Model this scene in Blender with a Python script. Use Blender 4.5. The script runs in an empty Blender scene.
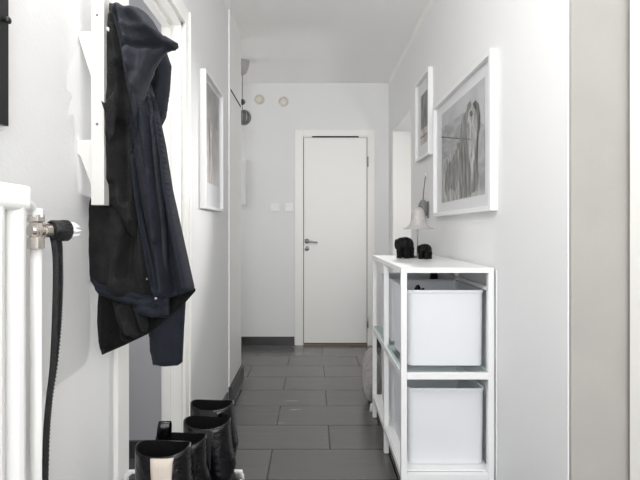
import bpy, bmesh, math, random
from mathutils import Vector, Matrix, noise, geometry
random.seed(7)
SC = bpy.context.scene
COL = SC.collection
PI = math.pi
F = 470.0; VX = 313.0; VY = 229.5; CZ = 1.155

def P(x, y, d):                       # a point at distance d down the hall
    return Vector(((x-VX)*d/F, d, CZ-(y-VY)*d/F))
def W(x, y, X):                       # a point on a side plane at X
    s = (x-VX)/X
    return Vector((X, F/s, CZ-(y-VY)/s))

# ------------------------------------------------------------------ materials
def mat(name, col, rough=.5, metal=0, spec=.5, bump=0, bscale=60, var=0, vscale=4, trans=0, sheen=0, coat=0, stretch=None):
    m = bpy.data.materials.new(name); m.use_nodes = True
    nt = m.node_tree; b = nt.nodes['Principled BSDF']
    b.inputs['Base Color'].default_value = (*col, 1)
    b.inputs['Roughness'].default_value = rough
    b.inputs['Metallic'].default_value = metal
    b.inputs['Specular IOR Level'].default_value = spec
    if trans: b.inputs['Transmission Weight'].default_value = trans
    if sheen: b.inputs['Sheen Weight'].default_value = sheen; b.inputs['Sheen Roughness'].default_value = .4
    if coat: b.inputs['Coat Weight'].default_value = coat; b.inputs['Coat Roughness'].default_value = .15
    tc = nt.nodes.new('ShaderNodeTexCoord'); mp = nt.nodes.new('ShaderNodeMapping')
    nt.links.new(tc.outputs['Object'], mp.inputs['Vector'])
    if stretch: mp.inputs['Scale'].default_value = stretch
    if bump:
        n = nt.nodes.new('ShaderNodeTexNoise'); n.inputs['Scale'].default_value = bscale; n.inputs['Detail'].default_value = 4
        bp = nt.nodes.new('ShaderNodeBump'); bp.inputs['Strength'].default_value = bump; bp.inputs['Distance'].default_value = .01
        nt.links.new(mp.outputs[0], n.inputs['Vector']); nt.links.new(n.outputs['Fac'], bp.inputs['Height'])
        nt.links.new(bp.outputs[0], b.inputs['Normal'])
    if var:
        n = nt.nodes.new('ShaderNodeTexNoise'); n.inputs['Scale'].default_value = vscale; n.inputs['Detail'].default_value = 5
        r = nt.nodes.new('ShaderNodeValToRGB')
        r.color_ramp.elements[0].position = .35; r.color_ramp.elements[1].position = .65
        r.color_ramp.elements[0].color = (*[c*(1-var) for c in col], 1)
        r.color_ramp.elements[1].color = (*[min(1, c*(1+var)) for c in col], 1)
        nt.links.new(mp.outputs[0], n.inputs['Vector']); nt.links.new(n.outputs['Fac'], r.inputs[0])
        nt.links.new(r.outputs[0], b.inputs['Base Color'])
    return m

M = {}
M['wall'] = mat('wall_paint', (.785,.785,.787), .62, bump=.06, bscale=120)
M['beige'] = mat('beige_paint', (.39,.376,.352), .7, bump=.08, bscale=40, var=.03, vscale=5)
M['ceil'] = mat('ceiling_paint', (.93,.925,.91), .8, bump=.05, bscale=80)
M['trim'] = mat('trim_lacquer', (.87,.86,.83), .35)
M['door'] = mat('door_lacquer', (.86,.855,.83), .38)
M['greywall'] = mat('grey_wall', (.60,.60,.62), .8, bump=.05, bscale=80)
M['white'] = mat('white_lacquer', (.80,.80,.80), .3)
M['wood'] = mat('white_wood', (.60,.585,.56), .5, bump=.08, bscale=25, stretch=(1,1,.15))
M['box'] = mat('white_plastic_board', (.70,.71,.735), .45)
M['enamel'] = mat('radiator_enamel', (.86,.86,.85), .3)
M['chrome'] = mat('chrome', (.66,.62,.58), .2, 1)
M['steel'] = mat('brushed_steel', (.45,.45,.45), .35, 1)
M['black'] = mat('black_lacquer', (.012,.012,.013), .38)
M['gap'] = mat('dark_gap', (.02,.02,.02), .9)
M['rubber'] = mat('black_rubber', (.012,.012,.012), .6)
M['strap'] = mat('black_strap', (.014,.014,.016), .55, bump=.5, bscale=300)
M['navy'] = mat('navy_cloth', (.0085,.0105,.0175), .75, spec=.25, bump=.35, bscale=350, var=.18, vscale=30, sheen=.02)
M['hood'] = mat('navy_cloth_lit', (.013,.0145,.021), .75, spec=.3, bump=.35, bscale=350, var=.2, vscale=30, sheen=.03)  # paler navy for lit coat layers, the light is put into the colour
M['lining'] = mat('charcoal_lining', (.0125,.0125,.013), .85, spec=.2, bump=.4, bscale=250, var=.3, vscale=25, sheen=.02)
M['fur'] = mat('black_lining', (.004,.004,.0045), .85, spec=.2, bump=.5, bscale=200, sheen=.01)
M['leather'] = mat('black_leather', (.002,.002,.003), .2, spec=.4, bump=.3, bscale=55)
M['inner'] = mat('boot_lining', (.005,.005,.005), .9, spec=.1)
M['elastic_black'] = mat('black_elastic', (.010,.010,.011), .8, bump=.6, bscale=60, stretch=(8,8,.3))
M['elastic_beige'] = mat('beige_elastic', (.54,.475,.415), .8, bump=.4, bscale=60, stretch=(8,8,.3))
M['carved'] = mat('black_carved_wood', (.003,.003,.003), .6, spec=.2, bump=.9, bscale=60, stretch=(3,3,.4))
M['shade'] = mat('lamp_shade_metal', (.43,.41,.40), .5, var=.12, vscale=30)
M['grey'] = mat('grey_plastic', (.16,.16,.16), .5)
M['darkgrey'] = mat('dark_grey_plastic', (.05,.05,.05), .5)
M['fleece'] = mat('grey_pink_fleece', (.36,.33,.33), .95, bump=.9, bscale=70, var=.12, vscale=30, sheen=.4)
M['cream'] = mat('cream_plastic', (.70,.69,.58), .5)
M['cream2'] = mat('pinkish_plastic', (.74,.69,.64), .5)
M['stick'] = mat('brown_stick', (.20,.13,.09), .7)
M['mount'] = mat('picture_mount', (.76,.76,.78), .7)
M['thresh'] = mat('threshold_wood', (.20,.15,.12), .5)
M['canopy'] = mat('pendant_canopy', (.42,.39,.38), .4)

def glass(name, col, rough=.0, refl=.06):
    m = bpy.data.materials.new(name); m.use_nodes = True; nt = m.node_tree; nt.nodes.clear()
    o = nt.nodes.new('ShaderNodeOutputMaterial'); mx = nt.nodes.new('ShaderNodeMixShader')
    t = nt.nodes.new('ShaderNodeBsdfTransparent'); g = nt.nodes.new('ShaderNodeBsdfGlossy')
    t.inputs[0].default_value = (*col, 1); g.inputs['Roughness'].default_value = rough
    mx.inputs[0].default_value = refl; nt.links.new(t.outputs[0], mx.inputs[1]); nt.links.new(g.outputs[0], mx.inputs[2])
    nt.links.new(mx.outputs[0], o.inputs[0]); return m
M['glass'] = glass('shelf_glass', (.90,.955,.945), refl=.14)
M['pane'] = glass('picture_glass', (.97,.97,.97), .03)

def streak(name, c1, c2, scale, stretch, lo=.38, hi=.62):
    m = bpy.data.materials.new(name); m.use_nodes = True; nt = m.node_tree; b = nt.nodes['Principled BSDF']
    b.inputs['Roughness'].default_value = .6
    tc = nt.nodes.new('ShaderNodeTexCoord'); mp = nt.nodes.new('ShaderNodeMapping'); mp.inputs['Scale'].default_value = stretch
    n = nt.nodes.new('ShaderNodeTexNoise'); n.inputs['Scale'].default_value = scale; n.inputs['Detail'].default_value = 6; n.inputs['Distortion'].default_value = .4
    r = nt.nodes.new('ShaderNodeValToRGB'); e = r.color_ramp.elements
    e[0].position = lo; e[1].position = hi; e[0].color = (*c1, 1); e[1].color = (*c2, 1)
    nt.links.new(tc.outputs['Object'], mp.inputs[0]); nt.links.new(mp.outputs[0], n.inputs['Vector'])
    nt.links.new(n.outputs['Fac'], r.inputs[0]); nt.links.new(r.outputs[0], b.inputs['Base Color']); return m
g = lambda v: (v, v, v*1.02)
M['pr_sky'] = streak('print_pale_sky', g(.46), g(.56), 4, (1,1,1))
M['pr_hill'] = streak('print_grey_hill', g(.30), g(.46), 6, (1,1,3))
M['pr_mane'] = streak('print_dark_mane', (.11,.107,.10), (.33,.325,.315), 16, (1,3.5,.55))
M['pr_face'] = streak('print_face', (.24,.235,.23), (.60,.59,.58), 16, (1,2.5,.9))
M['pr_grass'] = streak('print_grass', (.20,.197,.19), (.56,.55,.53), 18, (1,4,.5))
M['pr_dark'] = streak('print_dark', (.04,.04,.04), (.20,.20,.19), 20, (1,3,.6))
M['pr_cloud'] = streak('print_clouds', (.36,.35,.35), (.68,.66,.65), 6, (1,1.5,1), .3, .7)
M['pr_cloudtop'] = streak('print_dark_clouds', (.30,.295,.29), (.48,.47,.46), 7, (1,1.5,1), .3, .7)
M['pr_tan'] = streak('print_tan', (.42,.36,.33), (.66,.61,.57), 14, (1,2,.6))

# floor tiles: 60 x 30 cm dark satin tiles laid in half bond
def tile_mat(name, floor=True):
    m = bpy.data.materials.new(name); m.use_nodes = True; nt = m.node_tree; b = nt.nodes['Principled BSDF']
    tc = nt.nodes.new('ShaderNodeTexCoord'); mp = nt.nodes.new('ShaderNodeMapping')
    bt = nt.nodes.new('ShaderNodeTexBrick')
    bt.offset = .5; bt.offset_frequency = 2; bt.squash = 1
    bt.inputs['Scale'].default_value = 1; bt.inputs['Brick Width'].default_value = .606; bt.inputs['Row Height'].default_value = .303
    bt.inputs['Mortar Size'].default_value = .004; bt.inputs['Mortar Smooth'].default_value = .1
    bt.inputs['Color1'].default_value = (.122,.116,.115,1); bt.inputs['Color2'].default_value = (.150,.142,.140,1)
    bt.inputs['Mortar'].default_value = (.012,.012,.013,1)
    # object coordinates equal world here; rows start at y=2.471-8*.303
    mp.inputs['Location'].default_value = (-(.09-.303) + 6.06, -(2.471-.303*8)+3.03, 0)
    n = nt.nodes.new('ShaderNodeTexNoise'); n.inputs['Scale'].default_value = 5; n.inputs['Detail'].default_value = 6
    mp2 = nt.nodes.new('ShaderNodeMapping'); mp2.inputs['Scale'].default_value = (.6,5,1)
    mix = nt.nodes.new('ShaderNodeMix'); mix.data_type = 'RGBA'; mix.blend_type = 'MULTIPLY'; mix.inputs[0].default_value = .5
    r = nt.nodes.new('ShaderNodeValToRGB'); r.color_ramp.elements[0].color = (.6,.6,.6,1); r.color_ramp.elements[1].color = (1.0,.99,.97,1)
    L = nt.links.new
    L(tc.outputs['Object'], mp.inputs[0]); L(mp.outputs[0], bt.inputs['Vector'])
    L(tc.outputs['Object'], mp2.inputs[0]); L(mp2.outputs[0], n.inputs['Vector']); L(n.outputs['Fac'], r.inputs[0])
    L(bt.outputs['Color'], mix.inputs[6]); L(r.outputs[0], mix.inputs[7]); L(mix.outputs[2], b.inputs['Base Color'])
    mr = nt.nodes.new('ShaderNodeMapRange'); mr.inputs['To Min'].default_value = .16; mr.inputs['To Max'].default_value = .32
    L(n.outputs['Fac'], mr.inputs['Value']); L(mr.outputs[0], b.inputs['Roughness'])
    bp = nt.nodes.new('ShaderNodeBump'); bp.inputs['Strength'].default_value = .5; bp.inputs['Distance'].default_value = .003; bp.invert = True
    L(bt.outputs['Fac'], bp.inputs['Height']); L(bp.outputs[0], b.inputs['Normal'])
    return m
M['floor'] = tile_mat('dark_floor_tiles')
fb = M['floor'].node_tree.nodes['Principled BSDF']; fb.inputs['Coat Weight'].default_value = .12; fb.inputs['Coat Roughness'].default_value = .12; fb.inputs['Specular IOR Level'].default_value = .5
M['skirt'] = mat('dark_tile_skirting', (.055,.054,.056), .35, var=.15, vscale=6)
M['skirtface'] = M['skirt']

# ------------------------------------------------------------------ mesh helpers
def obj(name, bm, m, parent=None, smooth=False, at=None, **props):
    """link bm (given in world coordinates) as one mesh object; origin moved to 'at' or the parent's place"""
    if at is not None: org = Vector(at)
    elif parent is not None: org = world_loc(parent)
    else: org = None
    if org is not None: bmesh.ops.translate(bm, verts=bm.verts, vec=-org)
    bmesh.ops.recalc_face_normals(bm, faces=bm.faces)
    me = bpy.data.meshes.new(name); bm.to_mesh(me); bm.free()
    if smooth:
        for p in me.polygons: p.use_smooth = True
    o = bpy.data.objects.new(name, me); COL.objects.link(o)
    ms = m if isinstance(m, (list, tuple)) else [m]
    for q in ms: me.materials.append(q)
    if parent is not None: o.parent = parent
    elif org is not None: o.location = org
    for k, v in props.items(): o[k] = v
    return o
def world_loc(o):
    v = Vector((0,0,0))
    while o is not None: v += o.location; o = o.parent
    return v
def thing(name, loc, label, cat, group=None):
    o = bpy.data.objects.new(name, None); COL.objects.link(o); o.location = loc; o.empty_display_size = .05
    o['label'] = label; o['category'] = cat
    if group: o['group'] = group
    return o
def tag(o, label, cat, group=None):
    o['label'] = label; o['category'] = cat
    if group: o['group'] = group
    return o
def struct(name, bm, m, smooth=False):
    return obj(name, bm, m, None, smooth, kind='structure')
def box(bm, x0, x1, y0, y1, z0, z1, bev=0, seg=2):
    vs = [bm.verts.new((x, y, z)) for x in (x0, x1) for y in (y0, y1) for z in (z0, z1)]
    fs = [bm.faces.new([vs[i] for i in q]) for q in ((0,1,3,2),(4,6,7,5),(0,4,5,1),(2,3,7,6),(0,2,6,4),(1,5,7,3))]
    bmesh.ops.recalc_face_normals(bm, faces=fs)
    if bev: bmesh.ops.bevel(bm, geom=list({e for f in fs for e in f.edges}), offset=bev, segments=seg, profile=.7, affect='EDGES')
    return vs
def B(*a, **k):
    bm = bmesh.new(); box(bm, *a, **k); return bm
def tube(bm, pts, r, n=12, cap=True, closed=False):
    pts = [Vector(p) for p in pts]; rings = []
    N = len(pts); up = None
    for i, p in enumerate(pts):
        a = pts[(i-1) % N] if (closed or i > 0) else p; c = pts[(i+1) % N] if (closed or i < N-1) else p
        t = (c-a).normalized()
        if up is None: up = t.orthogonal().normalized()
        up = (up - t*up.dot(t)).normalized(); sd = t.cross(up)
        rr = r[i] if isinstance(r, (list, tuple)) else r
        rings.append([bm.verts.new(p + (up*math.cos(2*PI*k/n) + sd*math.sin(2*PI*k/n))*rr) for k in range(n)])
    for i in range(N if closed else N-1):
        A, C = rings[i], rings[(i+1) % N]
        for k in range(n): bm.faces.new((A[k], A[(k+1)%n], C[(k+1)%n], C[k]))
    if cap and not closed: bm.faces.new(rings[0][::-1]); bm.faces.new(rings[-1])
def T(pts, r, **k):
    bm = bmesh.new(); tube(bm, pts, r, **k); return bm
def lathe(bm, prof, c, axis=(0,0,1), n=24, cap=False):
    """prof = [(radius, height)] around axis through c"""
    ax = Vector(axis).normalized(); u = ax.orthogonal().normalized(); v = ax.cross(u); c = Vector(c); rings = []
    for r, h in prof:
        rings.append([bm.verts.new(c + ax*h + (u*math.cos(2*PI*k/n)+v*math.sin(2*PI*k/n))*max(r, 1e-4)) for k in range(n)])
    for A, C in zip(rings, rings[1:]):
        for k in range(n): bm.faces.new((A[k], A[(k+1)%n], C[(k+1)%n], C[k]))
    if cap: bm.faces.new(rings[0][::-1]); bm.faces.new(rings[-1])
def Lt(*a, **k):
    bm = bmesh.new(); lathe(bm, *a, **k); return bm
def bez(pts, n=10):
    """smooth Catmull-Rom through points"""
    pts = [Vector(p) for p in pts]; out = []
    q = [pts[0]*2-pts[1]] + pts + [pts[-1]*2-pts[-2]]
    for i in range(1, len(q)-2):
        for k in range(n):
            t = k/n; a, b, c, d = q[i-1:i+3]
            out.append(.5*((2*b)+(c-a)*t+(2*a-5*b+4*c-d)*t*t+(-a+3*b-3*c+d)*t**3))
    out.append(pts[-1]); return out
def polyplane(bm, pts):
    f = bm.faces.new([bm.verts.new(p) for p in pts]); bmesh.ops.triangulate(bm, faces=[f])
def prism_x(bm, yz, x0, x1, bev=0):
    a = [bm.verts.new((x0, y, z)) for y, z in yz]; b = [bm.verts.new((x1, y, z)) for y, z in yz]; n = len(yz)
    fs = [bm.faces.new(a[::-1]), bm.faces.new(b)]
    for i in range(n): fs.append(bm.faces.new((a[i], a[(i+1)%n], b[(i+1)%n], b[i])))
    if bev: bmesh.ops.bevel(bm, geom=list({e for f in fs for e in f.edges}), offset=bev, segments=2, affect='EDGES')
def prism_y(bm, xz, y0, y1, bev=0):
    a = [bm.verts.new((x, y0, z)) for x, z in xz]; b = [bm.verts.new((x, y1, z)) for x, z in xz]; n = len(xz)
    fs = [bm.faces.new(a), bm.faces.new(b[::-1])]
    for i in range(n): fs.append(bm.faces.new((a[i], a[(i+1)%n], b[(i+1)%n], b[i])))
    if bev: bmesh.ops.bevel(bm, geom=list({e for f in fs for e in f.edges}), offset=bev, segments=2, affect='EDGES')

# ------------------------------------------------------------------ the setting
XL, XR = -.56, .76
ZC = 2.62; YF = 4.70; YB = -1.6
J0, J1 = 1.392, 2.02; ZD = 2.045       # left doorway
LE = 3.62                               # end of left wall
R0, R1 = 3.64, 4.50                     # opening in right wall
struct('floor', B(-2.6, 2.4, YB, YF+.1, -.06, 0), M['floor'])
struct('ceiling', B(-2.6, 2.4, YB, YF+.1, ZC, ZC+.08), M['ceil'])
bm = bmesh.new()
box(bm, XL-.082, XL, YB, J0, 0, ZC); box(bm, XL-.082, XL, J0, J1, ZD, ZC); box(bm, XL-.082, XL, J1, LE, 0, ZC)
box(bm, -1.9, XL-.10, LE-.10, LE, 0, ZC); box(bm, -2.0, -1.9, LE-.1, YF, 0, ZC)
struct('wall_left', bm, M['wall'])
struct('wall_far', B(-2.0, 2.3, YF, YF+.1, 0, ZC), M['wall'])
bm = bmesh.new()
box(bm, XR, XR+.18, 1.403, R0, 0, ZC); box(bm, XR, XR+.18, R0, R1, 2.09, ZC); box(bm, XR, XR+.18, R1, YF, 0, ZC)
struct('wall_right', bm, M['wall'])
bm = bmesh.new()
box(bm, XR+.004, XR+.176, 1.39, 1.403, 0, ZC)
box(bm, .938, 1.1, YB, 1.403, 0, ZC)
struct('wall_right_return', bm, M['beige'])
struct('trim_9', B(.924, .938, 1.30, 1.372, 0, 2.61, bev=.003), M['trim'])
# room beyond the right opening
bm = bmesh.new()
box(bm, XR+.18, 2.3, R1, R1+.1, 0, ZC); box(bm, 2.2, 2.3, 2.4, R1, 0, ZC); box(bm, XR+.18, 2.3, 2.3, 2.4, 0, ZC)
struct('wall_side_room', bm, M['wall'])
struct('trim_1', B(XR+.002, XR+.30, R1-.024, R1-.002, 0, 2.10, bev=.004), M['trim'])
# room beyond the left doorway
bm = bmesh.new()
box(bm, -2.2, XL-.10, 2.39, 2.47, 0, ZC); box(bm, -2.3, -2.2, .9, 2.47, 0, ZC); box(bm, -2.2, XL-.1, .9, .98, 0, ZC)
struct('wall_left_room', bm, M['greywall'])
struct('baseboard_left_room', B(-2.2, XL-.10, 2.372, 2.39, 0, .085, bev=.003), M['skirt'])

# baseboards
struct('baseboard_far', B(-1.9, -.185, YF-.014, YF, 0, .085, bev=.002), M['skirt'])
struct('baseboard_far_right', B(.625, XR, YF-.014, YF, 0, .085, bev=.002), M['skirt'])
bm = bmesh.new(); box(bm, XL, XL+.012, 2.105, 3.05, 0, .10, bev=.002)
struct('baseboard_left', bm, M['skirt'])
bm = bmesh.new(); box(bm, XL, XL+.024, 3.12, LE, 0, .105, bev=.002); box(bm, XL-.4, XL+.024, LE, LE+.014, 0, .105)
struct('baseboard_left_end', bm, M['skirt'])
struct('baseboard_right', B(XR-.010, XR, 1.41, R0-.06, 0, .085, bev=.002), M['skirt'])

# cornices
def cornice(name, x, y0, y1, sgn):
    bm = bmesh.new(); c = .022
    yz = [(x, ZC), (x+sgn*c, ZC), (x+sgn*c*.35, ZC-c*.35), (x, ZC-c)]
    a = [bm.verts.new((p, y0, q)) for p, q in yz]; b = [bm.verts.new((p, y1, q)) for p, q in yz]
    for i in range(4): bm.faces.new((a[i], a[(i+1)%4], b[(i+1)%4], b[i]))
    bm.faces.new(a); bm.faces.new(b); struct(name, bm, M['trim'])
cornice('trim_2', XL, 2.2, LE, 1)
cornice('trim_3', XR, 1.41, YF, -1)

# left doorway lining and casing
bm = bmesh.new()
box(bm, XL-.085, XL-.001, J1-.02, J1+.012, 0, ZD+.012); box(bm, XL-.085, XL-.001, J0-.012, J0+.02, 0, ZD+.012)
box(bm, XL-.085, XL-.001, J0, J1, ZD-.02, ZD+.012)
# door stop
box(bm, XL-.075, XL-.045, J1-.030, J1-.018, 0, ZD-.02)
box(bm, XL-.075, XL-.045, J0+.034, J1-.034, ZD-.034, ZD-.018)
struct('trim_4', bm, M['trim'])
bm = bmesh.new()
box(bm, XL, XL+.014, J1-.004, J1+.075, 0, ZD+.07, bev=.003); box(bm, XL, XL+.014, J0-.075, J0+.004, 0, ZD+.07, bev=.003)
box(bm, XL, XL+.014, J0+.004, J1-.004, ZD-.004, ZD+.07, bev=.003)
box(bm, XL+.014, XL+.020, J1+.050, J1+.072, 0, ZD+.066, bev=.002)
struct('trim_5', bm, M['trim'])
bm = bmesh.new()
for z in (.25, 1.05, 1.80): box(bm, XL-.03, XL-.006, J1-.0235, J1-.019, z, z+.09)
struct('trim_8', bm, M['trim'])

# far door: casing, leaf, handle
CX0, CX1 = (295-VX)*.01, (374.5-VX)*.01
LX0, LX1 = (303.3-VX)*.01, (367.2-VX)*.01
ZT = 2.075
bm = bmesh.new()
box(bm, CX0, LX0, YF-.022, YF, 0, 2.148, bev=.003); box(bm, LX1, CX1, YF-.022, YF, 0, 2.148, bev=.003)
box(bm, LX0, LX1, YF-.022, YF, ZT+.012, 2.148, bev=.003)
struct('trim_6', bm, M['trim'])
struct('trim_7', B(LX0, LX1, YF-.03, YF, 0, .016, bev=.003), M['thresh'])
dr = struct('door_1', B(LX0+.006, LX1-.006, YF-.014, YF, .024, ZT-.006, bev=.002), M['door'])
struct('door_gap', B(LX0, LX1, YF-.004, YF-.001, .016, ZT+.012), M['gap'])
obj('vent_slot', B(-.01, .455, YF-.020, YF-.012, ZT-.002, ZT+.010), M['gap'], dr)
obj('upper_strip', B(LX0+.003, LX1-.003, YF-.016, YF-.004, ZT-.003, ZT+.0125), M['door'], dr)
hx, hz = (307-VX)*.01, 1.155-.115
bm = bmesh.new(); lathe(bm, [(0,0),(.024,0),(.024,.008),(.010,.010),(.010,.045),(0,.045)], (hx, YF-.014, hz), (0,-1,0))
tube(bm, [(hx,YF-.055,hz),(hx+.05,YF-.057,hz-.006),(hx+.105,YF-.055,hz-.014)], .009)
obj('door_handle', bm, M['steel'], dr, True)
obj('keyhole_rose', Lt([(0,0),(.022,0),(.022,.007),(0,.008)], (hx, YF-.014, hz-.075), (0,-1,0)), M['steel'], dr, True)
for z in (1.155+.675, 1.155-.925):
    obj('hinge', T([(LX1+.004, YF-.026, z-.05), (LX1+.004, YF-.026, z+.05)], .007), M['steel'], dr, True)

# wardrobe built into the left wall just before its end
wy0, wy1 = 3.10, 3.615
wr = struct('door_2', B(XL, XL+.008, wy0+.04, wy1, .115, 2.085, bev=.002), M['door'])
obj('upper_door', B(XL, XL+.008, wy0+.04, wy1, 2.10, ZC-.03, bev=.002), M['door'], wr)
obj('side_stile', B(XL, XL+.010, wy0+.005, wy0+.036, .115, ZC, bev=.002), M['door'], wr)
obj('gap_strip', B(XL, XL+.009, wy0+.04, wy1-.03, 2.086, 2.099), M['gap'], wr)

# ------------------------------------------------------------------ far wall fittings
def rnd(name, x, y, rpx, m, label):
    r = rpx*.01; t = thing(name, (( x-VX)*.01, YF, CZ-(y-VY)*.01), label, 'vent', 'round vents above the door')
    c = t.location
    obj('rim', Lt([(r*.8,0),(r,0),(r,.008),(r*.85,.014),(r*.8,.010)], c, (0,-1,0)), m, t, True)
    obj('valve_disc', Lt([(0,.016),(r*.6,.016),(r*.76,.010),(r*.76,0)], c, (0,-1,0)), m, t, True)
rnd('air_vent', 259.5, 99.5, 5, M['cream'], 'small round cream air vent high on the far wall, nearer the pendant lamp')
rnd('air_vent', 283.5, 101.8, 5, M['cream2'], 'small round pinkish white air vent high on the far wall, nearer the door')
for x, lab in ((275, 'square white light switch on the far wall, the one farther from the door frame'), (289.5, 'square white light switch on the far wall beside the door frame')):
    c = Vector(((x-VX)*.01, YF, CZ+(VY-207.5)*.01))
    t = thing('light_switch', c, lab, 'light switch', 'switches by the far door')
    obj('switch_plate', B(c.x-.042, c.x+.042, YF-.010, YF, c.z-.042, c.z+.042, bev=.004), M['trim'], t)
    obj('rocker', B(c.x-.026, c.x+.026, YF-.016, YF-.010, c.z-.028, c.z+.028, bev=.002), M['trim'], t)
c = Vector((-.76, YF, 1.40))
t = thing('fuse_cabinet', c, 'narrow white wall cabinet on the far wall, half hidden by the left wall end', 'cabinet')
obj('body', B(-.90, -.665, YF-.05, YF, 1.40, 1.85, bev=.004), M['trim'], t)
obj('door', B(-.895, -.675, YF-.058, YF-.05, 1.41, 1.84, bev=.003), M['white'], t)

# pendant lamp in the side passage
px, py = -.615, 4.09
t = thing('pendant_lamp', (px, py, ZC), 'grey pendant lamp with pulley and dark round weight beyond the left wall end', 'lamp')
obj('canopy', Lt([(0,-.125),(.012,-.122),(.035,-.10),(.052,-.06),(.060,-.02),(.062,0)], (px, py, ZC)), M['canopy'], t, True)
obj('cord', T([(px,py,ZC-.12),(px,py,2.28),(px,py-.005,2.20)], .003, n=6), M['darkgrey'], t)
bm = bmesh.new(); tube(bm, [(px+.022*math.cos(a), py, 2.265+.022*math.sin(a)) for a in [2*PI*k/16 for k in range(16)]], .004, n=6, closed=True)
lathe(bm, [(0,-.006),(.016,-.006),(.016,.006),(0,.006)], (px,py,2.265), (0,1,0))
obj('pulley', bm, M['darkgrey'], t, True)
obj('weight', Lt([(.001,-.062)]+[(.062*math.cos(a), .062*math.sin(a)) for a in [-PI/2+PI*k/12 for k in range(1,12)]]+[(.001,.062)], (px+.012,py,2.13)), M['grey'], t, True)
bm = bmesh.new()
for k in range(6):
    a0 = PI*k/6
    tube(bm, [(px+.012+.066*math.cos(b)*math.cos(a0), py+.066*math.cos(b)*math.sin(a0), 2.13+.066*math.sin(b)) for b in [2*PI*j/20 for j in range(20)]], .0022, n=5, closed=True)
obj('wire_cage', bm, M['steel'], t)
obj('second_cord', T([(px,py,2.245),(px-.003,py,2.05),(px-.004,py,1.95)], .002, n=6), M['white'], t)

# ------------------------------------------------------------------ pictures
def frame_bm(xw, xf, y0, y1, z0, z1, w):
    bm = bmesh.new(); a, b = min(xw, xf), max(xw, xf)
    box(bm, a, b, y0, y0+w, z0, z1, bev=.0015); box(bm, a, b, y1-w, y1, z0, z1, bev=.0015)
    box(bm, a, b, y0+w, y1-w, z0, z0+w, bev=.0015); box(bm, a, b, y0+w, y1-w, z1-w, z1, bev=.0015)
    return bm
def quad(X, y0, y1, z0, z1):
    bm = bmesh.new(); polyplane(bm, [(X,y0,z0),(X,y1,z0),(X,y1,z1),(X,y0,z1)]); return bm
# large, right wall
y0, y1, z0, z1 = 1.934, 2.866, 1.233, 1.902
t = thing('picture_frame', (XR, 2.4, z0), 'large white framed grey print of a long-maned animal, above the console shelf', 'picture')
obj('frame', frame_bm(XR, .729, y0, y1, z0, z1, .022), M['white'], t)
obj('backing', B(.7505, XR-.001, y0+.01, y1-.01, z0+.01, z1-.01), M['mount'], t)
Xp = .7495
iy0, iy1, iz0, iz1 = 2.05, 2.735, 1.310, 1.822
pr = obj('print', quad(Xp, iy0, iy1, iz0, iz1), M['pr_sky'], t)
def shape(name, pts, m, X, parent, clip=None):
    bm = bmesh.new(); q = []
    for x, y in pts:
        p = W(x, y, .745); p.x = X
        if clip: p.y = min(max(p.y, clip[0]), clip[1]); p.z = min(max(p.z, clip[2]), clip[3])
        q.append(p)
    polyplane(bm, q); return obj(name, bm, m, parent)
cl = (iy0, iy1, iz0, iz1)
shape('hill', [(441,128),(452,121),(462,113),(466,112),(484,125),(484,196),(441,206)], M['pr_hill'], Xp-.0006, pr, cl)
shape('grass', [(441,175),(445,160),(449,157),(453,150),(457,142),(459,160),(466,158),(477,165),(479,180),(480,196),(441,206)], M['pr_grass'], Xp-.0010, pr, cl)
shape('mane', [(459,165),(458.4,150),(459,135),(461,120),(465,112),(467,104),(470,100.5),(471,106),(478,110),(479,128),(476,150),(476,190),(466,197),(460,198),(459,180)], M['pr_mane'], Xp-.0014, pr, cl)
shape('shadow', [(444,190),(445,172),(447,165),(452,158),(456,148),(457.5,160),(458,180),(455,192),(450,188),(446,196)], M['pr_mane'], Xp-.0014, pr, cl)
shape('face', [(466.5,140),(466.5,124),(468,112),(471,106),(474,107),(476.5,116),(477.2,128),(474.5,146),(473.5,170),(471.5,185),(470,170),(468.5,155)], M['pr_face'], Xp-.0018, pr, cl)
shape('eye', [(469,112),(471,110),(472.5,114),(471,117),(469.3,116)], M['pr_dark'], Xp-.0022, pr, cl)
shape('ear', [(472,104),(475,100),(478,104),(479.6,116),(479.6,128),(478,132),(477.2,120),(475.5,110),(473.2,107)], M['pr_dark'], Xp-.0022, pr, cl)
shape('painted_reflection', [(441,136.6),(455,137.7),(470,138.8),(470,139.8),(455,138.9),(441,137.8)], M['pr_dark'], Xp-.0026, pr, cl)  # reflection in the glass, painted onto the print as a dark line
obj('glass_pane', quad(.741, y0+.02, y1-.02, z0+.02, z1-.02), M['pane'], t)
# small, right wall
y0, y1, z0, z1 = 2.975, 3.365, 1.633, 2.187
t = thing('picture_frame', (XR, 3.17, z0), 'smaller white framed portrait print hanging beyond the large picture', 'picture')
obj('frame', frame_bm(XR, .729, y0, y1, z0, z1, .018), M['white'], t)
obj('backing', B(.7505, XR-.001, y0+.01, y1-.01, z0+.01, z1-.01), M['mount'], t)
pr = obj('print', quad(Xp, 3.05, 3.265, 1.736, 2.077), M['pr_mane'], t)
obj('lower_field', quad(Xp-.0008, 3.05, 3.265, 1.736, 1.84), M['pr_tan'], pr)
obj('painted_reflection', quad(Xp-.0014, 3.05, 3.265, 1.783, 1.792), M['pr_dark'], pr)  # glass reflection painted as a dark band across the small print
obj('glass_pane', quad(.741, y0+.015, y1-.015, z0+.015, z1-.015), M['pane'], t)
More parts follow.
